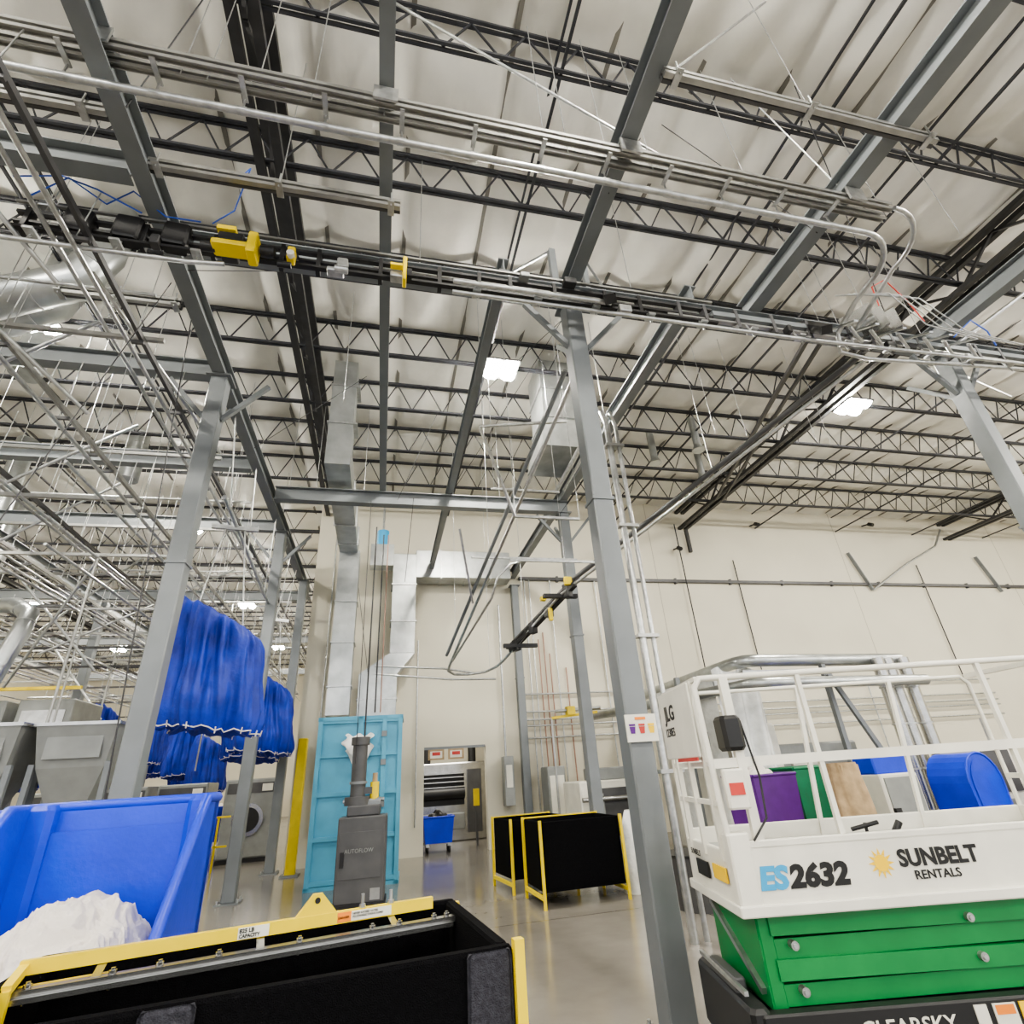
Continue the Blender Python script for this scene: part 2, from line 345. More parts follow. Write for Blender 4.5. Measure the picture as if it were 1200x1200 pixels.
for x in(5.6,5.8,6.0): g.box(x,x+.04,3.6,3.95,6.3,6.6,'stain',ang=.5)
g.path([(5.25,3.8,6.2),(5.3,3.9,6.0),(5.7,3.9,5.95),(7,3.85,6.0),(9.5,3.8,6.1)],.026,'galv',8)
for a in range(4): g.path([(5.2+a*.1,3.6,6.62+a*.03),(5.6+a*.15,3.3,6.4),(6.2+a*.2,3.45,6.15),(7+a*.3,3.5,6.1)],.008,'galv',6)
g.obj('lower_rail')
# unloading monorail loops
g=MB()
g.path([(2.2,5.0,6.1),(1.3,11.2,3.68),(1.3,11.45,3.62),(1.45,11.65,3.58),(1.75,11.7,3.58),(2.1,11.6,3.6),(2.3,11.3,3.65),(2.4,11,3.72),(3.1,9,4.5),(6.4,4.4,6.5)],.028,'galv',8)
g.path([(2.12,5.0,6.25),(1.22,11.0,3.85)],.035,'steel',6)
g.path([(3.5,9,5.2),(2.5,9,5.18),(2.2,9,5.1),(1.95,9.05,4.85),(1.85,9.2,4.5),(1.35,11.1,3.75)],.022,'galv',8)
g.path([(3.18,9,4.66),(6.45,4.45,6.66)],.045,'greyd',6)
g.path([(-.2,11.3,3.72),(1.2,11.4,3.66),(2.0,11.75,3.6)],.022,'galv',6); g.path([(-.2,11.5,3.6),(1.4,11.8,3.5),(2.4,11.9,3.5)],.022,'galv',6)
for a,bb in(((1.2,6.3,6.2),(2.45,6.0,6.2)),((1.2,6.3,6.2),(1.75,6.7,4.95)),((1.75,6.7,4.95),(2.7,6.6,4.9)),((1.6,7.6,5.9),(2.8,7.6,5.9)),((1.9,7.8,4.7),(3.5,7.8,4.7)),((1.2,8.6,5.6),(1.5,9.2,4.4)),((1.5,9.2,5.3),(3.6,9.2,5.3))):
    g.bar(a,bb,.035,.035,'galv')
for x,y,z in((1.25,6.3,6.2),(2.4,6.02,6.2),(1.65,7.6,5.9),(2.75,7.6,5.9),(1.8,9,4.9),(3.3,9.1,5.2),(1.4,11,3.8),(2.2,11.5,3.7),(2.7,10.2,4.1),(4,7.8,5.1),(5,6.4,5.8),(1.75,6.7,4.95),(2.7,6.6,4.9)): hang(g,x,y,z)
def rp(t): return V((3.3-1.0*t,8.7+2.5*t,4.62-.95*t))
g.bar(rp(0),rp(.8),.10,.08,'black'); g.bar(rp(.02)+V((0,0,.12)),rp(.85)+V((0,0,.12)),.05,.04,'greyd')
for t in(.08,.3,.5,.72):
    p=rp(t); g.box(p.x-.06,p.x+.06,p.y-.08,p.y+.08,p.z-.12,p.z+.1,'black',ang=.4,bev=.01)
p=rp(.12); g.bar(p+V((-.4,0,-.02)),p+V((.25,0,-.02)),.1,.07,'black'); p=rp(.7); g.bar(p+V((-.3,0,-.05)),p+V((.4,0,-.05)),.1,.07,'black')
p=rp(.05); g.box(p.x-.12,p.x+.02,p.y-.1,p.y-.02,p.z+.05,p.z+.2,'yellow',bev=.01); p=rp(.3); g.box(p.x-.05,p.x+.03,p.y-.15,p.y-.1,p.z-.22,p.z+.02,'yellow',bev=.01); p=rp(.22); g.box(p.x-.3,p.x-.2,p.y-.1,p.y,p.z+.05,p.z+.12,'yellow')
g.obj('unloading_monorail')
# ------------------------------------------------------------ left storage rails
g=MB()
for i,x in enumerate((-2.75,-3.05,-3.9,-4.15,-5.2,-5.5,-6.6,-6.9,-8.4,-9.5,-10.6,-11.7)):
    z=[5.9,6.15,5.7,5.95,5.6,5.9,5.7,6.0,5.6,5.8,5.6,5.7][i]
    g.tube((x,2,z),(x,27,z-.35),.022,'galv',7)
    if i%2==0: g.bar((x+.08,2,z+.12),(x+.08,27,z-.25),.04,.06,'greyd' if i%4==0 else 'alu')
    y=2.5
    while y<26.5:
        zz=z-.35*(y-2)/25; g.tube((x,y,zz),(x+.04,y,6.56),.006,'galv',5); g.bar((x-.04,y,zz+.05),(x+.12,y,zz+.05),.03,.04,'greyd'); y+=1.2
for y in(5,7.4,10,12.6,14.6,18,20,24): g.bar((-12,y,6.05),(-2.5,y,6.05),.045,.045,'alu')
for y in(4.6,9.3,13): g.tube((-12,y,6.3),(-2.5,y,6.3),.02,'galv',7)
for y in(7,9,12,14,17,20,24): g.bar((-12,y,5.1),(-3.5,y,5.1),.045,.045,'alu'); g.bar((-12,y+.8,4.5),(-5,y+.8,4.5),.045,.045,'greyd')
for x in(-3.6,-4.5,-5.9,-8,-10): g.tube((x,6,5.05),(x,26,5.05),.02,'galv',6); g.tube((x-.5,7,4.45),(x-.5,26,4.45),.02,'galv',6)
for x,y in((-4.5,9),(-5.9,9),(-4.5,12),(-5.9,12),(-8,12),(-4.5,14),(-6.4,7.8),(-8.5,9.8),(-6.4,14.8),(-8.5,17.8),(-5,17.8),(-10,14)): g.tube((x,y,2.2 if (x+y)%2<1 else 3.3),(x,y,5.1),.022,'alu',6)
for a,bb in(((-5,5.5,5.2),(-3.2,5.2,6.5)),((-6,7.5,4.8),(-3.6,7.2,6.4)),((-3.0,4.4,6.3),(-2.4,7.0,5.9)),((-7,9,4.4),(-4.5,9,6.4)),((-4.6,3.2,6.3),(-3.2,5.4,5.3)),((-3.8,3,6.5),(-3.1,4.2,5.9)),((-8,13,4),(-5,12,6.4)),((-6.5,12,4.2),(-3.5,12.6,6.2)),((-4.5,9,5.0),(-5.5,9.6,3.2)),((-6,10,5.0),(-4.8,10.5,3.6)),((-7.5,14,5),(-6,14,3.2))): g.tube(a,bb,.022,'galv',7)
g.obj('storage_rail_array')
g=MB()
for _ in range(40):
    x=random.uniform(-7,-2.5);y=random.uniform(4,14); g.tube((x,y,random.uniform(4.6,6)),(x+random.uniform(-.03,.03),y,zb),.005,'galv',4)
for _ in range(30):
    x=random.uniform(-2,8);y=random.choice((2.6,3.9,4.22,9.65,6.5)); g.tube((x,y,6.6),(x,y,zb),.005,'galv',4)
for a,bb in(((-2.35,4.5,6.4),(-3.0,3.9,1.6)),((-2.3,5.0,6.4),(-1.75,4.5,1.1)),((-.4,9.4,6.5),(-.4,9.8,1.9)),((-1.2,13.5,8.8),(-.4,13.6,4)),((.4,9.2,6.5),(.3,9.8,5.0)),((2.1,4.2,6.6),(1.3,9.6,8.8)),((3.5,9.6,6.5),(5.2,5.2,8.8)),((4.5,4.2,6.8),(6.0,2.5,8.8)),((4.5,2.5,8.8),(6.5,4,6.8)),((-2.3,4.5,6.6),(-.3,6,8.8)),((.1,9.5,6.6),(.9,9.4,8.8)),((7.6,4.2,6.6),(9.7,6,8.8)),((1.15,9.6,6.8),(2.9,6,8.8)),((4.5,3,6.8),(3.1,3.2,8.8)),((2.0,3,6.8),(2.9,3.4,8.8)),((-2.3,8,6.6),(-.6,8.5,8.8)),((-2.3,3,6.6),(-1.7,2.6,8.8))): g.tube(a,bb,.006,'cable',4)
g.obj('hanger_rod_set')
g=MB()
g.bar((5.6,4.3,6.9),(9.6,12.5,8.7),.06,.06,'steeld'); g.bar((5.85,4.3,6.9),(9.85,12.5,8.7),.05,.05,'steeld')
g.tube((7.7,4.3,6.4),(14,7,8.8),.03,'galv',6); g.tube((7.6,4.0,6.6),(11,1.8,8.8),.03,'galv',6)
g.bar((9.7,14.5,8.6),(9.7,14.5,7.8),.1,.1,'steeld')
g.obj('sway_brace_set')
g=MB()
g.path([(6.3,3.9,6.8),(6.2,3.8,7.2),(6.5,3.8,7.4),(6.8,3.85,7.1),(7.0,3.9,6.8)],.01,'red',6); g.obj('red_air_hose')
g=MB()
for x in(3.08,3.22): g.path([(x,6,0),(x,6,6.2),(x,6.1,6.5),(x+.1,6.5,6.7),(x+.2,9,6.75)],.045 if x<3.2 else .03,'galv',10)
for z in(1.5,3,4.5,5.8): g.box(3.0,3.28,5.94,6.06,z,z+.04,'alu')
g.obj('conduit_riser')
# ------------------------------------------------------------ ducts
def spiral(pts,r,name='spiral_duct'):
    g=MB(); g.path(pts,r,'duct',24)
    for a,bb in zip(pts[:-1],pts[1:]):
        a=V(a);bb=V(bb);n=max(1,int((bb-a).length/.5))
        for i in range(n):
            c=a+(bb-a)*((i+.5)/n);d=(bb-a).normalized(); g.tube(c-d*.01,c+d*.01,r*1.025,'galv',24)
    g.obj(name)
spiral([(-14,8.0,7.9),(-6.4,7.1,7.9),(-5.6,7.0,8.0),(-5.1,6.95,8.3),(-5.0,6.95,8.7),(-5.0,6.95,9.35)],.30)
spiral([(-14,7.2,7.2),(-6.6,6.4,7.3),(-5.2,6.2,7.5),(-4.3,6.1,7.9),(-4.1,6.1,8.5),(-4.1,6.1,9.35)],.25)
spiral([(-6.5,9.0,8.5),(-6.5,9.0,9.35)],.24); spiral([(-5.9,12,8.1),(-5.9,12,9.35)],.22); spiral([(-8.4,12.5,5.5),(-8.4,12.5,9.3)],.2); spiral([(-10.5,16,5),(-10.5,16,9.3)],.3)
spiral([(-4.5,7.5,2.7),(-4.32,7.5,3.5),(-4.35,7.6,3.75),(-4.7,7.9,3.95),(-8,9,4.1)],.10)
spiral([(-5.6,8.4,2.7),(-5.5,8.4,3.8),(-5.6,8.5,4.0),(-9,9.5,4.2)],.10)
g=MB()
g.box(-1.25,-.8,8.75,9.2,6.9,9.35,'duct'); g.box(-1.25,-.8,9.2,13.5,6.9,7.35,'duct'); g.box(-1.25,-.75,13.05,13.5,3.0,6.95,'duct')
for z in(3.6,4.6,5.6,7.8,8.7):
    g.box(-1.28,-.72,13.02 if z<7 else 8.72,13.53 if z<7 else 9.23,z,z+.03,'galv')
for y in(10.2,11.4,12.5): g.box(-1.28,-.77,y,y+.03,6.87,7.38,'galv')
g.obj('rectangular_duct')
g=MB(); g.box(.1,.72,13.8,14.4,4.5,7.2,'duct',bev=.01); g.box(.07,.75,13.77,14.43,5.3,5.34,'galv'); g.box(.07,.75,13.77,14.43,6.3,6.34,'galv')
g.frus((-.62,.3,13.8,14.4,4.0),(.1,.72,13.8,14.4,4.5),'duct')
g.box(-.62,.3,13.8,14.4,2.95,4.0,'duct',bev=.01); g.box(-.64,.32,13.78,14.42,3.4,3.43,'galv')
g.box(.72,3.4,14.0,14.6,6.6,7.4,'duct',bev=.01)
for x in(1.4,2.1,2.8): g.box(x,x+.03,13.97,14.63,6.57,7.43,'galv')
g.obj('rectangular_duct')
g=MB(); g.box(2.85,3.75,8.1,8.95,7.9,9.35,'duct')
g.frus((2.7,3.9,7.93,9.1,7.1),(2.85,3.75,8.1,8.95,7.9),'duct')
g.box(2.82,3.78,8.07,8.98,8.6,8.64,'galv'); g.box(2.82,3.78,8.07,8.98,7.88,7.92,'galv'); g.obj('air_diffuser_duct')
for x,y in((7.2,9.5),(8.1,10.8),(6.4,10.2)):
    g=MB(); g.tube((x,y,8.5),(x,y,9.3),.09,'duct',14); g.tube((x,y,8.35),(x,y,8.5),.16,'duct',14,r2=.09); g.obj('exhaust_drop')
# ------------------------------------------------------------ wall services
g=MB()
g.bar((3.8,YB-.06,6.83),(31.5,YB-.06,6.83),.1,.09,'greyd')
for x in(5,7,9,11,13,15,17,19,21,23,25,27): g.box(x-.03,x+.03,YB-.1,YB,6.74,6.92,'greyd')
for x in(16.6,22.5): g.bar((x,YB-.1,6.6),(x-.5,YB-.1,8.0),.12,.04,'steel')
g.path([(16.6,YB-.1,6.6),(18.2,YB-.3,7.5),(20,YB-.3,8.3),(20.6,YB-.3,9.0)],.04,'galv',6)
g.obj('wall_strut_rail')
g=MB()
for x,k,z1 in((3.95,'galv',6.8),(4.1,'galv',6.8),(4.25,'copper',5),(4.4,'copper',5.2),(4.55,'copper',4.6),(4.75,'galv',6.8),(5.0,'copper',4.2),(5.3,'galv',6.8),(5.6,'galv',4),(6.2,'galv',6.8),(7.4,'galv',5),(-1.5,'galv',8.8),(-1.35,'galv',8.8),(.85,'galv',5)):
    g.tube((x,YB-.06,.6),(x,YB-.06,z1),.02,k,6)
for z,k in((2.7,'galv'),(2.85,'galv'),(3.05,'galv'),(3.5,'galv'),(2.4,'galv')): g.tube((3.7,YB-.12,z),(20,YB-.12,z),.025,k,6)
for x in(9.7,11,12.3,13.5,15,16.2): g.tube((x,YB-.1,1),(x,YB-.1,3.4),.02,'galv',6)
g.obj('wall_pipework')
g=MB(); g.tube((9.3,YB-.2,0),(9.3,YB-.2,8.8),.02,'cable',5); g.tube((11.3,YB-.08,4),(11.3,YB-.08,7.6),.02,'cable',5); g.tube((19,YB-.08,3),(19,YB-.08,7.6),.02,'cable',5); g.obj('wall_conduit')
for x,y,z in((9.2,14.4,7.9),(12.4,14.4,8.9),(17.3,14.4,9.1)):
    g=MB(); g.tube((x,y,z),(x,y-.15,z-.1),.07,'black',10); g.bar((x,y,z),(x,YB-.01,z+.05),.04,.04,'black'); g.obj('security_camera')
# ------------------------------------------------------------ blue sling bags
def bagmesh():
    g=MB()
    prof=[(.0,.34),(.02,.47),(.06,.52),(.15,.55),(.4,.58),(.7,.62),(.9,.60),(1.0,.54)]
    def fn(u,v):
        th=u*2*math.pi
        for a,bb in zip(prof[:-1],prof[1:]):
            if a[0]<=v<=bb[0]: r=a[1]+(bb[1]-a[1])*(v-a[0])/(bb[0]-a[0]); break
        am=min(1,v*5+.15)
        c,s_=math.cos(th),math.sin(th)
        n1=noise.noise(V((c*4.2+s_*1.0,s_*4.2,v*.9+3)))
        n2=noise.noise(V((c*9,s_*9,v*1.6+7)))
        n3=noise.noise(V((c*2.2,s_*2.2,v*2.5+11)))
        fold=-abs(n1)*.30+.06+.09*n2+.12*n3
        cross=.05*noise.noise(V((c*3+9,s_*3,v*6)))
        pl=1+am*(fold+cross)
        z=1.42*(1-v) - .06*c*v - .24*(1-v)*c +.05*noise.noise(V((c*3,s_*3,20)))*(1-v)+ .05*noise.noise(V((c*5,s_*5,30)))*v
        if v==0: z-=.12
        return (r*pl*c+.06*v,r*pl*s_*.95,z)
    g.grid(fn,200,36,'cloth',True,wrap=True)
    ring=[fn(i/50,.985) for i in range(51)]; g.path([(x*1.03,y*1.03,z) for x,y,z in ring],.008,'linen',6)
    for i in range(0,50,4):
        x,y,z=ring[i]; g.tube((x*1.04,y*1.04,z-.03),(x*1.06,y*1.06,z+.04),.007,'linen',5)
    def bot(u,v):
        x,y,z=fn(u,1.0); return (x*(1-v),y*(1-v),z+.25*v)
    g.grid(bot,200,4,'cloth',True,wrap=True)
    def tp(u,v):
        x,y,z=fn(u,0.0); return (x*(1-v),y*(1-v),z-.2*v)
    g.grid(tp,200,3,'cloth',True,wrap=True)
    for s_ in(-1,1): g.tube((s_*.3,0,1.3),(s_*.12,0,2.7),.010,'galv',6)
    g.bar((-.3,0,2.7),(.3,0,2.7),.05,.06,'galv')
    return g
bo=None
for x,y,z,r,s_ in((-2.16,7.5,2.27,.15,1),(-2.42,12.3,2.25,.4,1),(-2.80,13.6,2.2,1.1,1),(-10.8,23,2.4,.3,.9),(-9.4,23.5,2.3,1.3,.9),(-8.1,23.5,2.3,2.3,.9),(-7.0,24,1.6,.9,.9),(-8.8,22,1.3,.5,.9),(-9.9,24.5,1.6,0,.9),(-12,23.6,2.1,2,.9),(-5.9,16.2,2.4,.2,.7),(-7.0,16.6,2.25,1,.7),(-5.3,20,1.7,.5,.9),(-6.1,20.3,2.1,1.5,.9),(-8.3,17.5,2.3,.6,.8)):
    if bo is None: bo=bagmesh().obj('laundry_sling_bag'); bo.location=(x,y,z); bo.rotation_euler=(0,0,r)
    else: inst(bo,'laundry_sling_bag',(x,y,z),r,(s_,s_,1))
g=MB()
g.tube((-2.1,6.6,5.0),(-2.5,13.8,4.95),.03,'galv',8); g.tube((-12.5,23.3,5.1),(-6,23.6,5.1),.03,'galv',8); g.tube((-8.7,17.2,5.15),(-5,16,5.15),.03,'galv',8)
for y in(7,8.5,10.5,12.5,13.5): g.tube((-2.1-.4*(y-6.6)/7.2,y,5.0),(-2.3,y,6.56),.01,'galv',5)
for x in(-12,-10,-8,-6.3): g.tube((x,23.4,5.1),(x,23.4,zb),.01,'galv',5)
g.obj('bag_rail')
# ------------------------------------------------------------ foreground blue tub trucks
def bluetub(x0,x1,y0,y1,name,rz=0,hz=1.58):
    e=empty(name,((x0+x1)/2,(y0+y1)/2,0),rz); w=(x1-x0)/2;d=(y1-y0)/2;t=.035
    g=MB()
    g.box(-w+.05,w-.05,-d+.05,d-.05,.25,.31,'blue')
    g.extr([(-w,-.02),(w,-.02),(w,.02),(-w,.02)],(0,d-.08,.28),(0,d,hz),'blue',up=(0,1,0))
    g.box(-w+.12,w-.12,d-.07,d-.05,.5,hz-.13,'blue')
    for s_ in(-1,1):
        X=s_*w
        prof=[(-d,.28),(d,.28),(d,hz),(d-.28,hz),(d-.42,hz-.13),(-d+.05,.95),(-d,.85)]
        n=len(prof); vs=[(X*.99-s_*t,y,z) for y,z in prof]+[(X,y,z) for y,z in prof]
        g.add(vs,[list(range(n)),list(range(2*n-1,n-1,-1))]+[[i,(i+1)%n,n+(i+1)%n,n+i] for i in range(n)],'blue')
        g.path([(X-s_*.01,y,z) for y,z in prof[2:]],.03,'blue',8)
        g.box(min(X-s_*.16,X),max(X-s_*.16,X),d-.12,d+.02,.3,hz+.02,'blue',bev=.03)
    g.extr([(-w,-.02),(w,-.02),(w,.02),(-w,.02)],(0,-d,.28),(0,-d-.02,.85),'blue',up=(0,1,0)); g.path([(-w,-d-.02,.86),(w,-d-.02,.86)],.03,'blue',8)
    g.path([(-w,d,hz),(w,d,hz)],.03,'blue',8)
    g.obj('tub_shell',e)
    g=MB()
    for sx in(-1,1):
        for sy in(-1,1):
            cx,cy=sx*(w-.15),sy*(d-.15); g.tube((cx-.025,cy,.09),(cx+.025,cy,.09),.09,'rubber',16); g.box(cx-.05,cx+.05,cy-.05,cy+.05,.17,.25,'galv')
            g.bar((cx-.035,cy,.09),(cx-.035,cy,.2),.05,.01,'galv',up=(0,1,0)); g.bar((cx+.035,cy,.09),(cx+.035,cy,.2),.05,.01,'galv',up=(0,1,0))
    g.obj('casters',e)
    g=MB(); sd=random.uniform(0,50)
    def heap(u,v):
        x=(-w+.07)+(2*w-.14)*u; y=(-d+.03)+(2*d-.16)*v
        ex=max(0,1-abs((u-.5)/.46)**3.0); ey=max(0,1-abs((v-.62)/.62)**2.5)
        z=.68+.40*ex*ey
        p=V((x,y,sd)); q=p+V((noise.noise(p*4),noise.noise(p*4+V((9,9,9))),0))*.12
        z+=.10*noise.noise(q*5)+.055*(.5-abs(noise.noise(q*9)))*1.4+.030*(.5-abs(noise.noise(q*19+V((3,1,5)))))*1.4+.012*(.5-abs(noise.noise(q*40)))
        return (x+.03*noise.noise(p*11),y+.03*noise.noise(p*12),z)
    g.grid(heap,200,180,'linen'); g.obj('laundry_pile',e)
    return e
bluetub(-2.06,-1.02,3.38,4.3,'laundry_truck_with_linen',.03)
bluetub(-3.25,-2.13,3.40,4.32,'laundry_truck_with_linen',.03,1.56)
# ------------------------------------------------------------ foreground black tub with sling bar
ang=math.radians(6)
e=empty('sling_bag_cart',(.49,2.34,0),ang)
Lx,Wy,Zt=1.72,.96,1.05
g=MB()
def pan(x0,x1,y0,y1,z0,z1,k): g.box(x0,x1,y0,y1,z0,z1,k,bev=.012)
pan(-Lx,0,0,.05,.18,Zt,'carpet'); pan(-Lx,0,Wy-.05,Wy,.18,Zt,'carpet'); pan(-.05,0,.05,Wy-.05,.18,Zt,'carpet'); pan(-Lx,-Lx+.05,.05,Wy-.05,.18,Zt,'carpet')
pan(-Lx,0,0,Wy,.16,.22,'carpet')
pan(-.17,-.01,-.012,.0,.2,Zt-.005,'carpetg'); pan(-1.15,-1.0,-.012,0,.2,Zt-.005,'carpetg')
g.obj('fabric_body',e)
g=MB()
for x,y in((.015,-.015),(.015,Wy+.015),(-Lx-.015,-.015),(-Lx-.015,Wy+.015)): g.box(x-.018,x+.018,y-.018,y+.018,.12,Zt+(.02 if y<.1 else -.02),'yellow')
for y in(-.0,Wy): g.box(-Lx,0,y-.02,y+.02,.12,.16,'yellow')
g.obj('yellow_frame',e)
g=MB(); g.path([(-1.42+.06*math.cos(a*.5),-.014,.93+.045*math.sin(a*.5)) for a in range(10)],.008,'yellow',6); g.obj('swoosh_decal',e)
g=MB()
for x in(-.12,-Lx+.12):
    for y in(.1,Wy-.1): g.tube((x-.02,y,.065),(x+.02,y,.065),.065,'rubber',14); g.box(x-.04,x+.04,y-.04,y+.04,.12,.14,'galv')
g.obj('casters',e)
e=empty('sling_lifting_bar',(.27,3.13,1.07),math.atan2(.3,1.5))
g=MB(); Lb=1.56
g.bar((-Lb,0,0),(0,0,0),.03,.045,'yellow')
g.add([(-.62,-.012,.02),(-.44,-.012,.02),(-.51,-.012,.10),(-.55,-.012,.10),(-.62,.012,.02),(-.44,.012,.02),(-.51,.012,.10),(-.55,.012,.10)],[[0,1,2,3],[7,6,5,4],[0,4,5,1],[1,5,6,2],[2,6,7,3],[3,7,4,0]],'yellow')
g.tube((-.53,-.014,.075),(-.53,.014,.075),.012,'black',12)
g.bar((-Lb+.015,0,0),(-Lb+.015,-.16,-.03),.03,.03,'yellow'); g.bar((-Lb+.015,-.16,-.03),(-Lb+.015,-.16,-.16),.03,.03,'yellow',up=(0,1,0)); g.box(-Lb,-Lb+.3,-.03,-.015,-.08,-.05,'yellow')
g.obj('yellow_beam',e)
g=MB()
g.ch((-Lb,-.10,-.055),(.08,-.10,-.055),.045,.022,'stain'); g.bar((-Lb,-.135,-.07),(.06,-.135,-.07),.016,.016,'stain')
for x in(-1.5,-1.25,-1.1,-.9,-.6,-.3,-.18,-.02,.04): g.tube((x,-.10,-.09),(x,-.10,-.025),.008,'stain',8); g.tube((x,-.10,-.042),(x,-.10,-.032),.014,'stain',6)
for x in(-1.3,-.75,-.2): g.bar((x,0,-.025),(x,-.11,-.045),.03,.006,'stain')
for x in(-.33,-.2): g.tube((x,0,.022),(x,0,.075),.008,'galv',8); g.tube((x,0,.022),(x,0,.036),.015,'galv',6)
g.obj('hook_rail',e)
g=MB(); g.box(-.84,-.72,-.0175,-.0155,-.02,.02,'white'); g.box(-.44,-.38,-.0175,-.0155,-.018,.018,'orange'); g.box(-.38,-.2,-.0175,-.0155,-.018,.018,'white'); g.obj('labels',e)
text('825 LB',.020,(-.835,-.0185,.002),(H90,0,0),'ink',e,'capacity_text',bold=.0006); text('CAPACITY',.017,(-.835,-.0185,-.015),(H90,0,0),'ink',e,'capacity_text2',bold=.0006)
text('DANGER',.012,(-.437,-.0185,-.005),(H90,0,0),'ink',e,'danger_text'); text('NEVER EXCEED RATED\nALLOWABLE STRING LOAD',.011,(-.375,-.0185,.005),(H90,0,0),'ink',e,'warning_text')
# ------------------------------------------------------------ distant black tubs
def blacktub(x0,x1,y0,y1,rz,z=.98):
    e=empty('sling_bag_cart',((x0+x1)/2,(y0+y1)/2,0),rz); w=(x1-x0)/2;d=(y1-y0)/2
    g=MB()
    for a in((-w,w,-d,-d+.04),(-w,w,d-.04,d),(-w,-w+.04,-d,d),(w-.04,w,-d,d)): g.box(*a,.2,z,'carpet',bev=.01)
    g.box(-w,w,-d,d,.18,.22,'carpet'); g.obj('fabric_body',e)
    g=MB()
    for sx in(-1,1):
        for sy in(-1,1):
            g.box(sx*(w+.02)-.018,sx*(w+.02)+.018,sy*(d+.02)-.018,sy*(d+.02)+.018,.0,z+.02,'yellow')
        g.bar((sx*(w+.02),-d,.12),(sx*(w+.02),d,.12),.04,.04,'yellow')
    g.bar((-w,d+.02,z),(w,d+.02,z),.03,.03,'yellow'); g.obj('yellow_frame',e)
blacktub(2.15,3.3,8.1,8.95,.03); blacktub(1.95,2.95,9.3,10.2,.12,.95)
# ------------------------------------------------------------ blue cabinet + hydraulic unit
e=empty('blue_tilt_dumper',(-.38,11.9,0),-.05)
g=MB(); g.box(-.75,.75,-.45,.45,.05,2.75,'cyan',bev=.02); g.obj('body',e)
g=MB()
for x in(-.75,.0,.45,.75):
    g.box(x-.04,x+.04,-.5,-.44,.0,2.78,'cyan')
for z in(.1,.75,1.45,2.1,2.7): g.box(-.78,.78,-.49,-.45,z-.03,z+.04,'cyan')
for z in(.4,1.2,1.9,2.4): g.box(.40,.5,-.52,-.48,z,z+.1,'steel')
g.box(-.8,.8,-.5,.5,0,.06,'cyan'); g.box(-.8,.8,-.5,.5,2.72,2.79,'cyan'); g.obj('frame',e)
g=MB()
def wrapf(u,v): return (-.28+.5*u+.05*math.sin(9*v),-.52-.12*math.sin(math.pi*v)-.02*math.sin(20*u+7*v),2.45-.55*v*(.5+.5*math.sin(math.pi*u))+.03*math.sin(15*u))
g.grid(wrapf,16,14,'wrap'); g.obj('plastic_wrap',e)
e=empty('hydraulic_power_unit',(-.22,9.95,0),-.05)
g=MB(); g.box(-.36,.36,-.28,.28,.04,1.15,'greyd',bev=.02); g.box(-.32,.3,-.29,-.28,.35,.95,'greyd',bev=.003); g.box(-.25,.25,-.22,.22,1.15,1.3,'greyd',bev=.02); g.box(-.38,.38,-.3,.3,0,.05,'black')
g.box(.16,.3,-.295,-.28,.08,.22,'alu'); g.box(-.3,-.24,-.3,-.28,.5,.7,'black'); g.obj('cabinet',e)
g=MB(); g.tube((-.12,0,1.3),(-.12,0,1.42),.2,'greyd',20); g.tube((-.12,0,1.42),(-.12,0,2.2),.12,'greyd',20); g.tube((-.12,0,2.18),(-.12,0,2.3),.15,'greyd',20); g.tube((-.12,0,1.6),(-.12,0,1.64),.14,'steel',20); g.box(-.02,.16,-.06,.06,1.45,1.55,'greyd')
g.tube((.14,0,1.3),(.14,0,1.62),.07,'yellow',14); g.tube((.14,0,1.62),(.14,0,1.75),.04,'brown',10); g.tube((-.34,0,1.36),(.3,0,1.36),.03,'galv',8); g.tube((.02,0,1.3),(.25,0,1.3),.1,'steel',14)
g.obj('tower',e)
text('AUTOFLOW',.075,(-.24,-.30,.68),(H90,0,0),'grey',e,'nameplate')
g=MB()
g.tube((-.3,10.6,0),(-.3,10.6,6.5),.015,'steeld',6); g.tube((-.15,11.0,2.8),(-.15,11.0,6.5),.015,'steeld',6); g.tube((-.05,11.0,2.8),(-.05,11.0,6.5),.012,'copper',6); g.obj('riser_pipe')
g=MB(); g.tube((-.2,13.6,7.3),(-.2,13.6,7.75),.16,'cyanink',14); g.tube((-.2,13.6,7.75),(-.2,13.6,9.3),.03,'galv',6); g.box(-.5,.1,13.4,13.8,6.7,7.3,'duct'); g.obj('blue_exhaust_fan')
g=MB(); g.box(-1.82,-1.62,13.6,13.8,0,2.6,'yellow',bev=.02); g.box(-1.9,-1.54,13.5,13.9,0,.03,'steel'); g.obj('yellow_bollard')
# ------------------------------------------------------------ opening contents
g=MB()
g.box(.5,3.6,17.3,18.4,.0,2.0,'stain',bev=.03); g.box(1.2,2.4,17.25,17.32,.9,1.7,'black'); g.tube((1.2,17.2,1.2),(2.4,17.2,1.2),.16,'black',14); g.box(2.5,2.9,17.2,17.3,.2,1.8,'greyd'); g.box(.6,1.1,17.22,17.3,.3,1.8,'grey')
for z in(1.35,1.48,1.6,1.7): g.box(1.2,2.4,17.1,17.2,z,z+.03,'stain')
g.tube((1.3,17.6,2),(1.3,17.6,2.6),.15,'black',10); g.tube((2.7,17.6,2),(2.7,17.6,2.5),.12,'black',10)
g.box(1.2,2.4,17.15,17.3,.3,.7,'grey',bev=.02)
g.obj('flatwork_ironer')
g=MB()
for x in(1.35,1.85):
    g.box(x-.2,x+.2,YB-.03,YB-.01,2.02,2.26,'brown'); g.box(x-.15,x+.15,YB-.035,YB-.03,2.06,2.22,'white'); g.box(x-.1,x+.1,YB-.04,YB-.035,2.12,2.2,'red')
g.box(1.05,2.6,YB-.03,YB,2.26,2.32,'steel'); g.obj('hanging_sign')
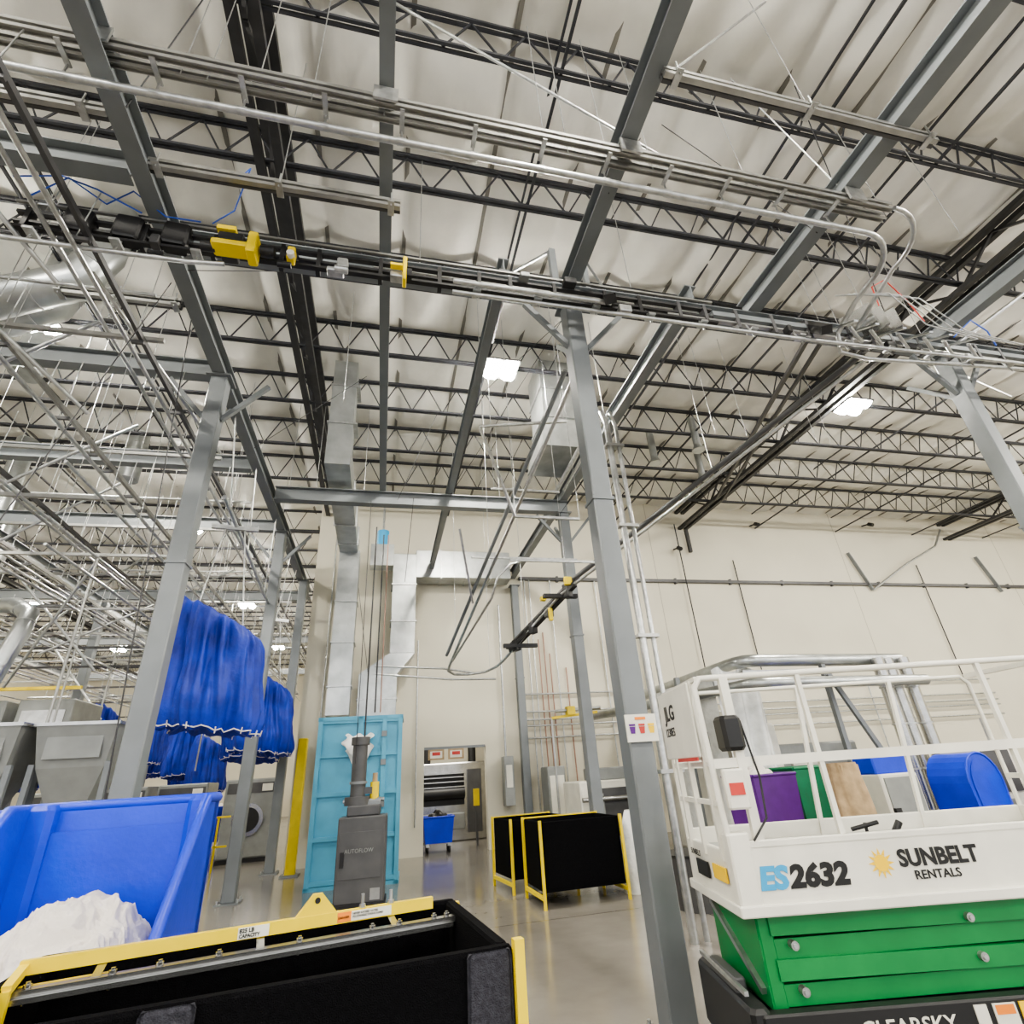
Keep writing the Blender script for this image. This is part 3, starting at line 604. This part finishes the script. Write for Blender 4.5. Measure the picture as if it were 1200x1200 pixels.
g=MB(); g.box(2.45,2.6,15.8,15.9,.9,1.3,'yellow'); g.box(2.5,2.55,15.82,15.88,0,.9,'greyd'); g.obj('control_post')
def cart(name,x,y,w,d,h,k,rz=0,fill=None):
    e=empty(name,(x,y,0),rz); g=MB(); w/=2;d/=2
    def ring(s_,z): return [(-w*s_,-d*s_,z),(w*s_,-d*s_,z),(w*s_,d*s_,z),(-w*s_,d*s_,z)]
    vs=ring(.86,.2)+ring(1,h)+ring(.95,h)+ring(.8,.25)
    g.add(vs,[[3,2,1,0]]+[[a*4+i,a*4+(i+1)%4,a*4+4+(i+1)%4,a*4+4+i] for a in range(3) for i in range(4)]+[[12,13,14,15]],k)
    for p,q in(((-w,-d,h),(w,-d,h)),((w,-d,h),(w,d,h)),((w,d,h),(-w,d,h)),((-w,d,h),(-w,-d,h))): g.tube(p,q,.022,k,8)
    g.obj('tub',e); g=MB()
    for sx in(-1,1):
        for sy in(-1,1): g.tube((sx*w*.7-.02,sy*d*.7,.07),(sx*w*.7+.02,sy*d*.7,.07),.07,'rubber',12); g.box(sx*w*.7-.04,sx*w*.7+.04,sy*d*.7-.04,sy*d*.7+.04,.13,.21,'galv')
    g.obj('casters',e)
    if fill:
        g=MB()
        g.grid(lambda u,v:((u-.5)*2*w*.9,(v-.5)*2*d*.9,h-.12+.25*math.sin(math.pi*u)*math.sin(math.pi*v)+.03*math.sin(20*u+9*v)+.02*math.sin(31*v-8*u)),24,24,fill); g.obj('linen_fill',e)
cart('laundry_cart',1.45,15.3,.75,.6,.75,'blue',0,'black')
def tallcart(x,y,rz,k='blue',h=1.45,w=.8,d=.65):
    e=empty('tall_linen_cart',(x,y,0),rz); g=MB(); W=w/2
    pr=[(-W*.9,.2),(W*.9,.2),(W,h*.7)]+[(W*math.cos(a),h*.7+h*.3*math.sin(a)) for a in[i*math.pi/12 for i in range(1,12)]]+[(-W,h*.7)]
    n=len(pr)
    vs=[(a,-d/2,c) for a,c in pr]+[(a,d/2,c) for a,c in pr]
    g.add(vs,[list(range(n)),list(range(2*n-1,n-1,-1))]+[[i,(i+1)%n,n+(i+1)%n,n+i] for i in range(n)],k)
    pr2=[(a*.8,.3+(c-.2)*.85) for a,c in pr]
    g.add([(a,-d/2-.012,c) for a,c in pr2],[list(range(n))],'blue')
    g.path([(a,-d/2,c) for a,c in pr],.02,k,6)
    g.obj('shell',e); g=MB()
    for sx in(-1,1):
        for sy in(-1,1): g.tube((sx*W*.7-.02,sy*d*.35,.08),(sx*W*.7+.02,sy*d*.35,.08),.08,'rubber',12); g.box(sx*W*.7-.04,sx*W*.7+.04,sy*d*.35-.04,sy*d*.35+.04,.15,.2,'galv')
    g.obj('casters',e)
tallcart(9.5,8.0,.1); tallcart(8.55,8.75,-.1,h=1.2,w=.6)
cart('laundry_cart',5.7,8.1,.8,.7,1.35,'purple',.1,'linen'); cart('laundry_cart',6.75,8.5,.7,.7,1.4,'greenl',0); cart('laundry_cart',11.2,7.2,.9,.7,1.2,'blue',0,'linen')
g=MB(); g.box(10.2,11.0,8.2,8.9,.1,1.55,'white',bev=.03); g.box(10.3,10.9,8.17,8.2,.8,1.45,'greyd'); g.box(10.35,10.6,8.16,8.17,.3,.7,'grey'); g.tube((10.9,8.4,1.55),(10.9,8.4,2.0),.03,'galv',8); g.box(10.25,10.95,8.25,8.85,0,.1,'black'); g.obj('water_treatment_unit')
# ------------------------------------------------------------ right side machinery
e=empty('tunnel_finisher',(7.9,11.2,0))
g=MB(); g.box(-1.6,-.2,-1.2,1.2,.0,2.2,'white',bev=.04); g.box(-.2,1.8,-1.0,1.2,.0,1.8,'grey',bev=.04); g.box(.1,.8,-1.05,-1,.5,1.5,'white',bev=.01); g.box(1.0,1.6,-1.05,-1,.6,1.4,'greyd',bev=.01); g.obj('housing',e)
g=MB(); g.grid(lambda u,v:(-1.6+1.0*u,-1.55-.07*math.sin(16*u+3*v)-.05*v,3.2-2.9*v+.05*math.sin(11*u)),40,24,'wrap'); g.grid(lambda u,v:(-1.62-.05*math.sin(12*u),-1.55+2.6*u,3.1-2.7*v),20,16,'wrap'); g.obj('shrink_wrap',e)
e=empty('insulated_pipe_frame',(0,0,0))
g=MB()
g.path([(7.05,14.4,3.32),(6.85,9.7,3.32),(6.95,9.45,3.32),(7.2,9.4,3.32),(10.8,9.5,3.3)],.12,'duct',16); g.path([(5.3,13.8,2.8),(6.35,8.9,2.78),(6.5,8.65,2.78),(6.75,8.6,2.78),(10.7,9.0,2.8)],.10,'duct',16)
for x,y in((10.0,9.3),(10.35,9.4),(10.7,9.35)): g.tube((x,y,0),(x,y,3.3),.12,'stain',16); [g.tube((x,y,z),(x,y,z+.03),.14,'galv',16) for z in(.5,1.2,2.0,2.7)]
for x,y in((6.0,10.5),(8.6,9.3)): g.bar((x,y,0),(x,y,3.2),.09,.09,'steel')
g.bar((8.6,9.2,3.0),(9.6,9.0,.4),.08,.08,'steel'); g.bar((6.2,10.5,3.05),(10.8,10.5,3.05),.08,.1,'steel'); g.box(6.95,10.8,9.55,9.75,3.1,3.16,'stain')
g.obj('pipes',e)
g=MB(); g.box(7.35,8.05,7.5,8.0,.1,1.25,'white',bev=.02); g.box(7.4,8.0,7.48,7.5,.3,1.2,'grey'); g.box(7.35,8.0,7.55,7.95,1.25,1.55,'blue',bev=.02); g.box(7.4,7.5,7.45,7.5,.6,.8,'black'); g.box(7.37,8.03,7.52,7.98,0,.1,'black'); g.obj('control_cabinet')
g=MB(); g.grid(lambda u,v:(6.55+(.28+.03*math.sin(9*u*6.28+5*v))*math.cos(6.283*u)*(1-.35*v*v),7.3+(.28+.02*math.sin(40*u))*math.sin(6.283*u)*(1-.35*v*v),1.45*v),48,12,'brown',True,True); g.box(6.4,6.7,7.15,7.45,1.3,1.42,'brown'); g.obj('paper_wrapped_part')
e=empty('folding_machine',(4.9,12.8,0))
g=MB(); g.box(-.7,.7,-.6,.6,.1,1.35,'white',bev=.03); g.box(-.5,.55,-.63,-.6,.3,1.2,'greyd',bev=.01); g.box(-.4,-.2,-.66,-.62,.5,1.1,'grey'); g.box(-.75,.75,-.65,.65,0,.12,'black'); g.box(-.2,.7,-.5,.5,1.35,1.6,'grey',bev=.02); g.tube((-.7,-.7,1.0),(.7,-.7,1.0),.05,'stain',10); g.obj('body',e)
g=MB(); g.box(3.9,4.35,13.6,14.2,0,1.7,'grey',bev=.02); g.box(3.95,4.3,13.57,13.6,.3,1.5,'white'); g.obj('electrical_cabinet')
g=MB(); g.box(3.0,3.25,14.3,14.62,.9,2.0,'grey',bev=.01); g.box(3.05,3.2,14.28,14.3,1.3,1.8,'white'); g.tube((3.12,14.6,2),(3.12,14.6,6),.03,'galv',6); g.obj('electrical_panel')
g=MB(); g.bar((4.0,13.2,2.75),(5.2,13.2,2.85),.06,.06,'yellow'); g.tube((4.1,13.2,2.9),(5.3,13.2,2.95),.04,'galv',8); g.box(4.4,4.6,13.1,13.3,2.8,3.0,'yellow'); g.bar((4.0,13.2,0),(4.0,13.2,2.75),.04,.04,'alu'); g.obj('jib_arm')
g=MB()
g.grid(lambda u,v:(3.75+.32*math.cos(6.283*u)*(1-.5*v**3)+.03*math.sin(18*u),8.55+.3*math.sin(6.283*u)*(1-.5*v**3),1.0*v),40,14,'wrap',True,True); g.obj('wrapped_linen_bundle')
g=MB(); g.tube((3.9,7.2,.0),(3.9,7.2,.55),.3,'greyd',24,r2=.36); g.tube((3.9,7.2,.55),(3.9,7.2,.58),.38,'black',24); g.obj('waste_bin')
# ------------------------------------------------------------ left machines
def washer(x,y,w=1.3,d=1.1,h=1.9,k='grey'):
    e=empty('washer_extractor',(x,y,0)); g=MB(); w/=2;d/=2
    g.box(-w,w,-d,d,.1,h,k,bev=.03); g.tube((0,-d-.06,h*.5),(0,-d,h*.5),.38,'stain',28); g.tube((0,-d-.08,h*.5),(0,-d-.05,h*.5),.28,'black',28)
    g.box(-w*.9,w*.9,-d-.02,-d,h*.82,h*.95,'greyd'); g.box(w*.4,w*.8,-d-.03,-d-.01,h*.84,h*.93,'white'); g.box(-w,w,-d,d,0,.1,'black'); g.obj('body',e)
for x,y in((-3.3,17.5),(-5.4,19),(-7.0,19.2),(-8.6,19.4)): washer(x,y)
for i,(x,y) in enumerate(((-3.75,8.6),(-4.7,8.4),(-5.65,8.2),(-6.6,8.1),(-7.6,8.1))):
    e=empty('loading_hopper',(x,y,0),.05); g=MB()
    g.frus((-.36,.36,-.35,.35,2.0),(-.44,.44,-.45,.45,2.5),'grey'); g.box(-.46,.46,-.47,.47,2.48,2.52,'stain'); g.box(-.3,.3,-.42,-.38,2.1,2.4,'grey')
    g.frus((-.2,.2,-.2,.2,1.55),(-.36,.36,-.35,.35,2.0),'grey')
    for sx in(-.4,.4):
        for sy in(-.35,.35): g.bar((sx,sy,0),(sx,sy,2.05),.06,.06,'steel')
    g.box(-.36,.36,-.3,.3,0,1.3,'grey',bev=.03); g.box(-.28,.28,-.32,-.3,.3,1.2,'stain',bev=.005); g.obj('body',e)
g=MB()
for i in range(5):
    x=-6.2-i*1.1; g.box(x-.45,x+.45,12.2,13.4,2.4,3.4,'grey',bev=.02); g.bar((x-.4,12.3,0),(x-.4,12.3,2.4),.08,.08,'steel'); g.bar((x+.4,13.3,0),(x+.4,13.3,2.4),.08,.08,'steel'); g.box(x-.35,x+.35,12.17,12.2,2.6,3.2,'stain')
g.bar((-11.2,12.2,2.35),(-5.7,12.2,2.35),.1,.15,'steel'); g.bar((-11.2,12.2,3.6),(-5.7,12.2,3.6),.06,.06,'yellow'); g.obj('elevated_sorting_conveyor')
g=MB()
for i in range(4): g.bar((-4.4+i*.25,15.5,0),(-4.4+i*.25,15.5,1.1),.04,.04,'yellow')
for z in(.5,1.1): g.bar((-4.6,15.5,z),(-3.4,15.5,z),.04,.04,'yellow')
g.obj('yellow_guard_rail')
for x in(-4.2,-5.3): cart('laundry_cart',x,12.6 if x>-5 else 11.4,.9,.7,.9,'blue',0,'linen')
for x,y in((-4.2,21),(-5.4,22),(-6.5,25),(-4.6,26),(-9,20.9)): cart('laundry_cart',x,y,1.1,.8,1.2,'blue',.1,'linen')
M['glow']=mat('window_glass',(.9,.95,1),.3,0,0,emit=(1,1,.98),es=2.0)
for i,x in enumerate((-18,-14,-10)):
    g=MB(); g.box(x,x+2.4,YF-.07,YF-.02,4.8,6.0,'glow'); g.box(x-.06,x+2.46,YF-.1,YF-.06,4.74,4.8,'steel'); g.box(x-.06,x+2.46,YF-.1,YF-.06,6.0,6.06,'steel'); g.box(x+1.17,x+1.23,YF-.1,YF-.06,4.8,6,'steel'); g.obj('window_%d'%(i+1))
g=MB(); g.box(1.85,2.11,4.125,4.14,1.76,1.96,'white')
for i,k in enumerate(('purple','red','gold')):
    x=1.90+i*.08; g.add([(x-.018,4.122,1.82),(x+.018,4.122,1.82),(x+.026,4.122,1.87),(x-.026,4.122,1.87)],[[0,1,2,3]],k); g.box(x-.026,x+.026,4.12,4.124,1.875,1.89,k)
g.box(1.93,2.02,4.12,4.124,1.92,1.94,'orange'); g.obj('column_sign')
# ------------------------------------------------------------ scissor lift
e=empty('scissor_lift',(1.85,3.0,0),math.atan2(-.218,.976))
LL,WW=2.3,.81; z0,z1=.89,1.2
g=MB()
g.box(-.0,LL,-.012,.02,z0+.02,z1,'white',bev=.006); g.box(0,LL,WW-.02,WW+.012,z0+.02,z1,'white',bev=.006); g.box(-.012,.02,0,WW,z0+.02,z1-.05,'white',bev=.006); g.box(LL-.02,LL,0,WW,z0,z1,'white')
g.box(-.03,LL,-.03,WW+.03,z0-.02,z0+.03,'white',bev=.006); g.box(0,LL,0,WW,z0+.03,z0+.22,'grey')
g.box(-.02,.10,-.02,.08,z0,z1+.04,'white',bev=.01); g.box(.0,LL,-.016,-.01,z1-.03,z1-.005,'white')
g.obj('platform',e)
g=MB(); zt_=2.05; zm=1.58
def rail(pts,r=.017,k='white'): g.path(pts,r,k,8)
for yy in(.02,WW-.02):
    rail([(.0,yy,z1-.1),(-.02,yy,zt_-.05),(.02,yy,zt_),(.1,yy,zt_),(LL-.05,yy,zt_),(LL,yy,zt_-.05),(LL,yy,z1-.1)],.019 if yy<.1 else .014)
    g.bar((0,yy,zm),(LL,yy,zm),.03,.05,'white')
    for x in((.62,1.75) if yy<.1 else (.9,1.6)): g.bar((x,yy,z1-.1),(x+(.0 if yy<.1 else .1),yy,zt_),.026,.026,'white',up=(0,1,0))
for z in(zt_,zm,1.38): g.bar((0,.02,z),(0,WW-.02,z),.026,.026,'white'); g.bar((LL,.02,z),(LL,WW-.02,z),.03,.03,'white')
for y in(.12,.42,.68): g.bar((-.01,y,z1-.1),(-.01,y,zt_),.03,.03,'white',up=(0,1,0))
g.bar((.16,.02,z1-.1),(.16,.02,zt_),.05,.04,'white',up=(0,1,0))
g.obj('guard_rails',e)
g=MB(); g.box(-.05,-.035,.08,.78,1.62,2.04,'white',bev=.004); g.box(.08,.2,-.03,.12,1.64,1.83,'black',bev=.02); g.box(.02,.14,-.05,.0,1.35,1.55,'white',bev=.01); g.box(.04,.12,-.055,-.05,1.42,1.48,'red'); g.tube((.0,.02,1.22),(.0,.02,1.75),.008,'black',6)
g.box(-.03,-.02,.1,.3,1.0,1.07,'gold'); g.box(-.03,-.02,.4,.6,.98,1.06,'ink'); g.box(-.06,-.05,.1,.5,1.60,1.62,'red')
g.path([(.2,.0,1.8),(.24,.0,1.5),(.22,-.01,1.3),(.12,-.02,1.2)],.006,'black',6); g.obj('control_box',e)
g=MB(); g.box(.95,1.03,.38,.46,1.10,1.13,'black',bev=.008); g.tube((.99,.42,1.12),(.99,.42,1.2),.01,'black',8); g.tube((.9,.42,1.17),(1.06,.4,1.2),.012,'black',8); g.tube((1.1,.35,1.13),(1.16,.35,1.2),.02,'black',8); g.obj('foot_clamp',e)
text('JLG',.13,(-.052,.66,1.86),(H90,0,-H90),'ink',e,'decal_a',bold=.004,sx=1.2); text('1230ES',.075,(-.052,.70,1.76),(H90,0,-H90),'ink',e,'decal_b',bold=.001)
text('ES',.135,(.10,-.016,.985),(H90,0,0),'cyanink',e,'model_text_a',bold=.007,shear=.15,sx=1.15); text('2632',.135,(.262,-.016,.985),(H90,0,0),'ink',e,'model_text_b',bold=.007,shear=.15,sx=1.15)
text('SUNBELT',.105,(.86,-.016,1.04),(H90,0,0),'ink',e,'owner_text_a',bold=.004); text('RENTALS',.055,(.92,-.016,.98),(H90,0,0),'ink',e,'owner_text_b',bold=.001,sx=1.1)
text('SUNBELT',.045,(-.034,.66,1.08),(H90,0,-H90),'ink',e,'owner_text_c')
g=MB(); cx,cz=.765,1.06
for i in range(12):
    a=i*math.pi/6; a2=a+.2;a3=a-.2
    g.add([(cx+.04*math.cos(a3),-.0155,cz+.04*math.sin(a3)),(cx+.04*math.cos(a2),-.0155,cz+.04*math.sin(a2)),(cx+.07*math.cos(a),-.0155,cz+.07*math.sin(a))],[[0,1,2]],'gold')
g.add([(cx+.038*math.cos(i*.3142),-.016,cz+.038*math.sin(i*.3142)) for i in range(20)],[list(range(20))],'gold'); g.obj('sun_decal',e)
g=MB()
for j,yy in enumerate((.06,WW-.12)):
    for i in range(4):
        z=.545+i*.09; tl=.006*(1 if i%2 else -1)
        x0=.12 if i%2 else .06
        g.bar((x0,yy+(.0 if i%2 else .02),z+tl),(LL-.15,yy+(.0 if i%2 else .02),z-tl),.05,.084,'green')
    for x in(.22,1.15,1.95):
        for z in((.56,.74) if x!=1.15 else (.64,.80)): g.tube((x,yy-.05 if j==0 else yy+.1,z),(x,yy+.02,z),.020,'alu',14); g.tube((x,yy-.058 if j==0 else yy+.108,z),(x,yy-.04,z),.011,'galv',8)
for x in(.12,1.05,2.0): g.tube((x,.08,.55),(x,WW-.08,.55),.03,'green',10); g.tube((x,.08,.8),(x,WW-.08,.8),.03,'green',10)
g.box(.06,.14,.05,WW-.05,.48,.86,'green',bev=.01); g.bar((.05,.1,.55),(.05,.7,.82),.03,.03,'galv')
g.tube((.3,.4,.5),(1.8,.4,.75),.06,'green',14)
g.obj('scissor_arms',e)
g=MB(); g.box(.0,LL,.04,WW-.04,.14,.42,'black',bev=.02); g.box(-.03,LL+.03,-.03,.04,.20,.50,'black',bev=.01); g.box(-.03,LL+.03,WW-.05,WW+.02,.2,.50,'black',bev=.01); g.box(-.08,.02,-.02,WW,.22,.52,'black',bev=.02)
g.box(-.06,.0,.2,.6,.5,.58,'greyd',bev=.01); g.bar((-.06,.05,.56),(-.06,.75,.56),.02,.02,'galv')
for x in(.25,LL-.3):
    for y in(-.02,WW-.1): g.tube((x,y,.17),(x,y+.12,.17),.17,'rubber',28); g.tube((x,y-.01,.17),(x,y+.13,.17),.09,'greyd',20)
g.obj('chassis',e)
text('CLEARSKY',.085,(.42,-.034,.395),(H90,0,0),'white',e,'chassis_text',bold=.001,sx=1.15)
g=MB(); g.box(.98,1.04,-.036,-.03,.40,.48,'white'); g.box(1.07,1.18,-.036,-.03,.40,.48,'white'); g.box(1.08,1.17,-.038,-.035,.44,.475,'orange'); g.box(1.2,1.26,-.036,-.03,.40,.48,'gold'); g.obj('chassis_labels',e)
# ------------------------------------------------------------ camera
psi,th,fp=math.radians(14.3),math.radians(26.3),619
h=V((math.sin(psi),math.cos(psi),0)); r=V((math.cos(psi),-math.sin(psi),0)); z=V((0,0,1))
F=math.cos(th)*h+math.sin(th)*z; U0=-math.sin(th)*h+math.cos(th)*z
ro=math.radians(3.89); R=math.cos(ro)*r-math.sin(ro)*U0; U=math.sin(ro)*r+math.cos(ro)*U0
cam=bpy.data.cameras.new("camera"); co=bpy.data.objects.new("camera",cam); COL.objects.link(co)
co.matrix_world=Matrix.Translation((0,0,1.6))@Matrix((R,U,-F)).transposed().to_4x4()
cam.lens=36*fp/1200; cam.sensor_width=36; cam.clip_start=.05; cam.clip_end=200
scene.camera=co
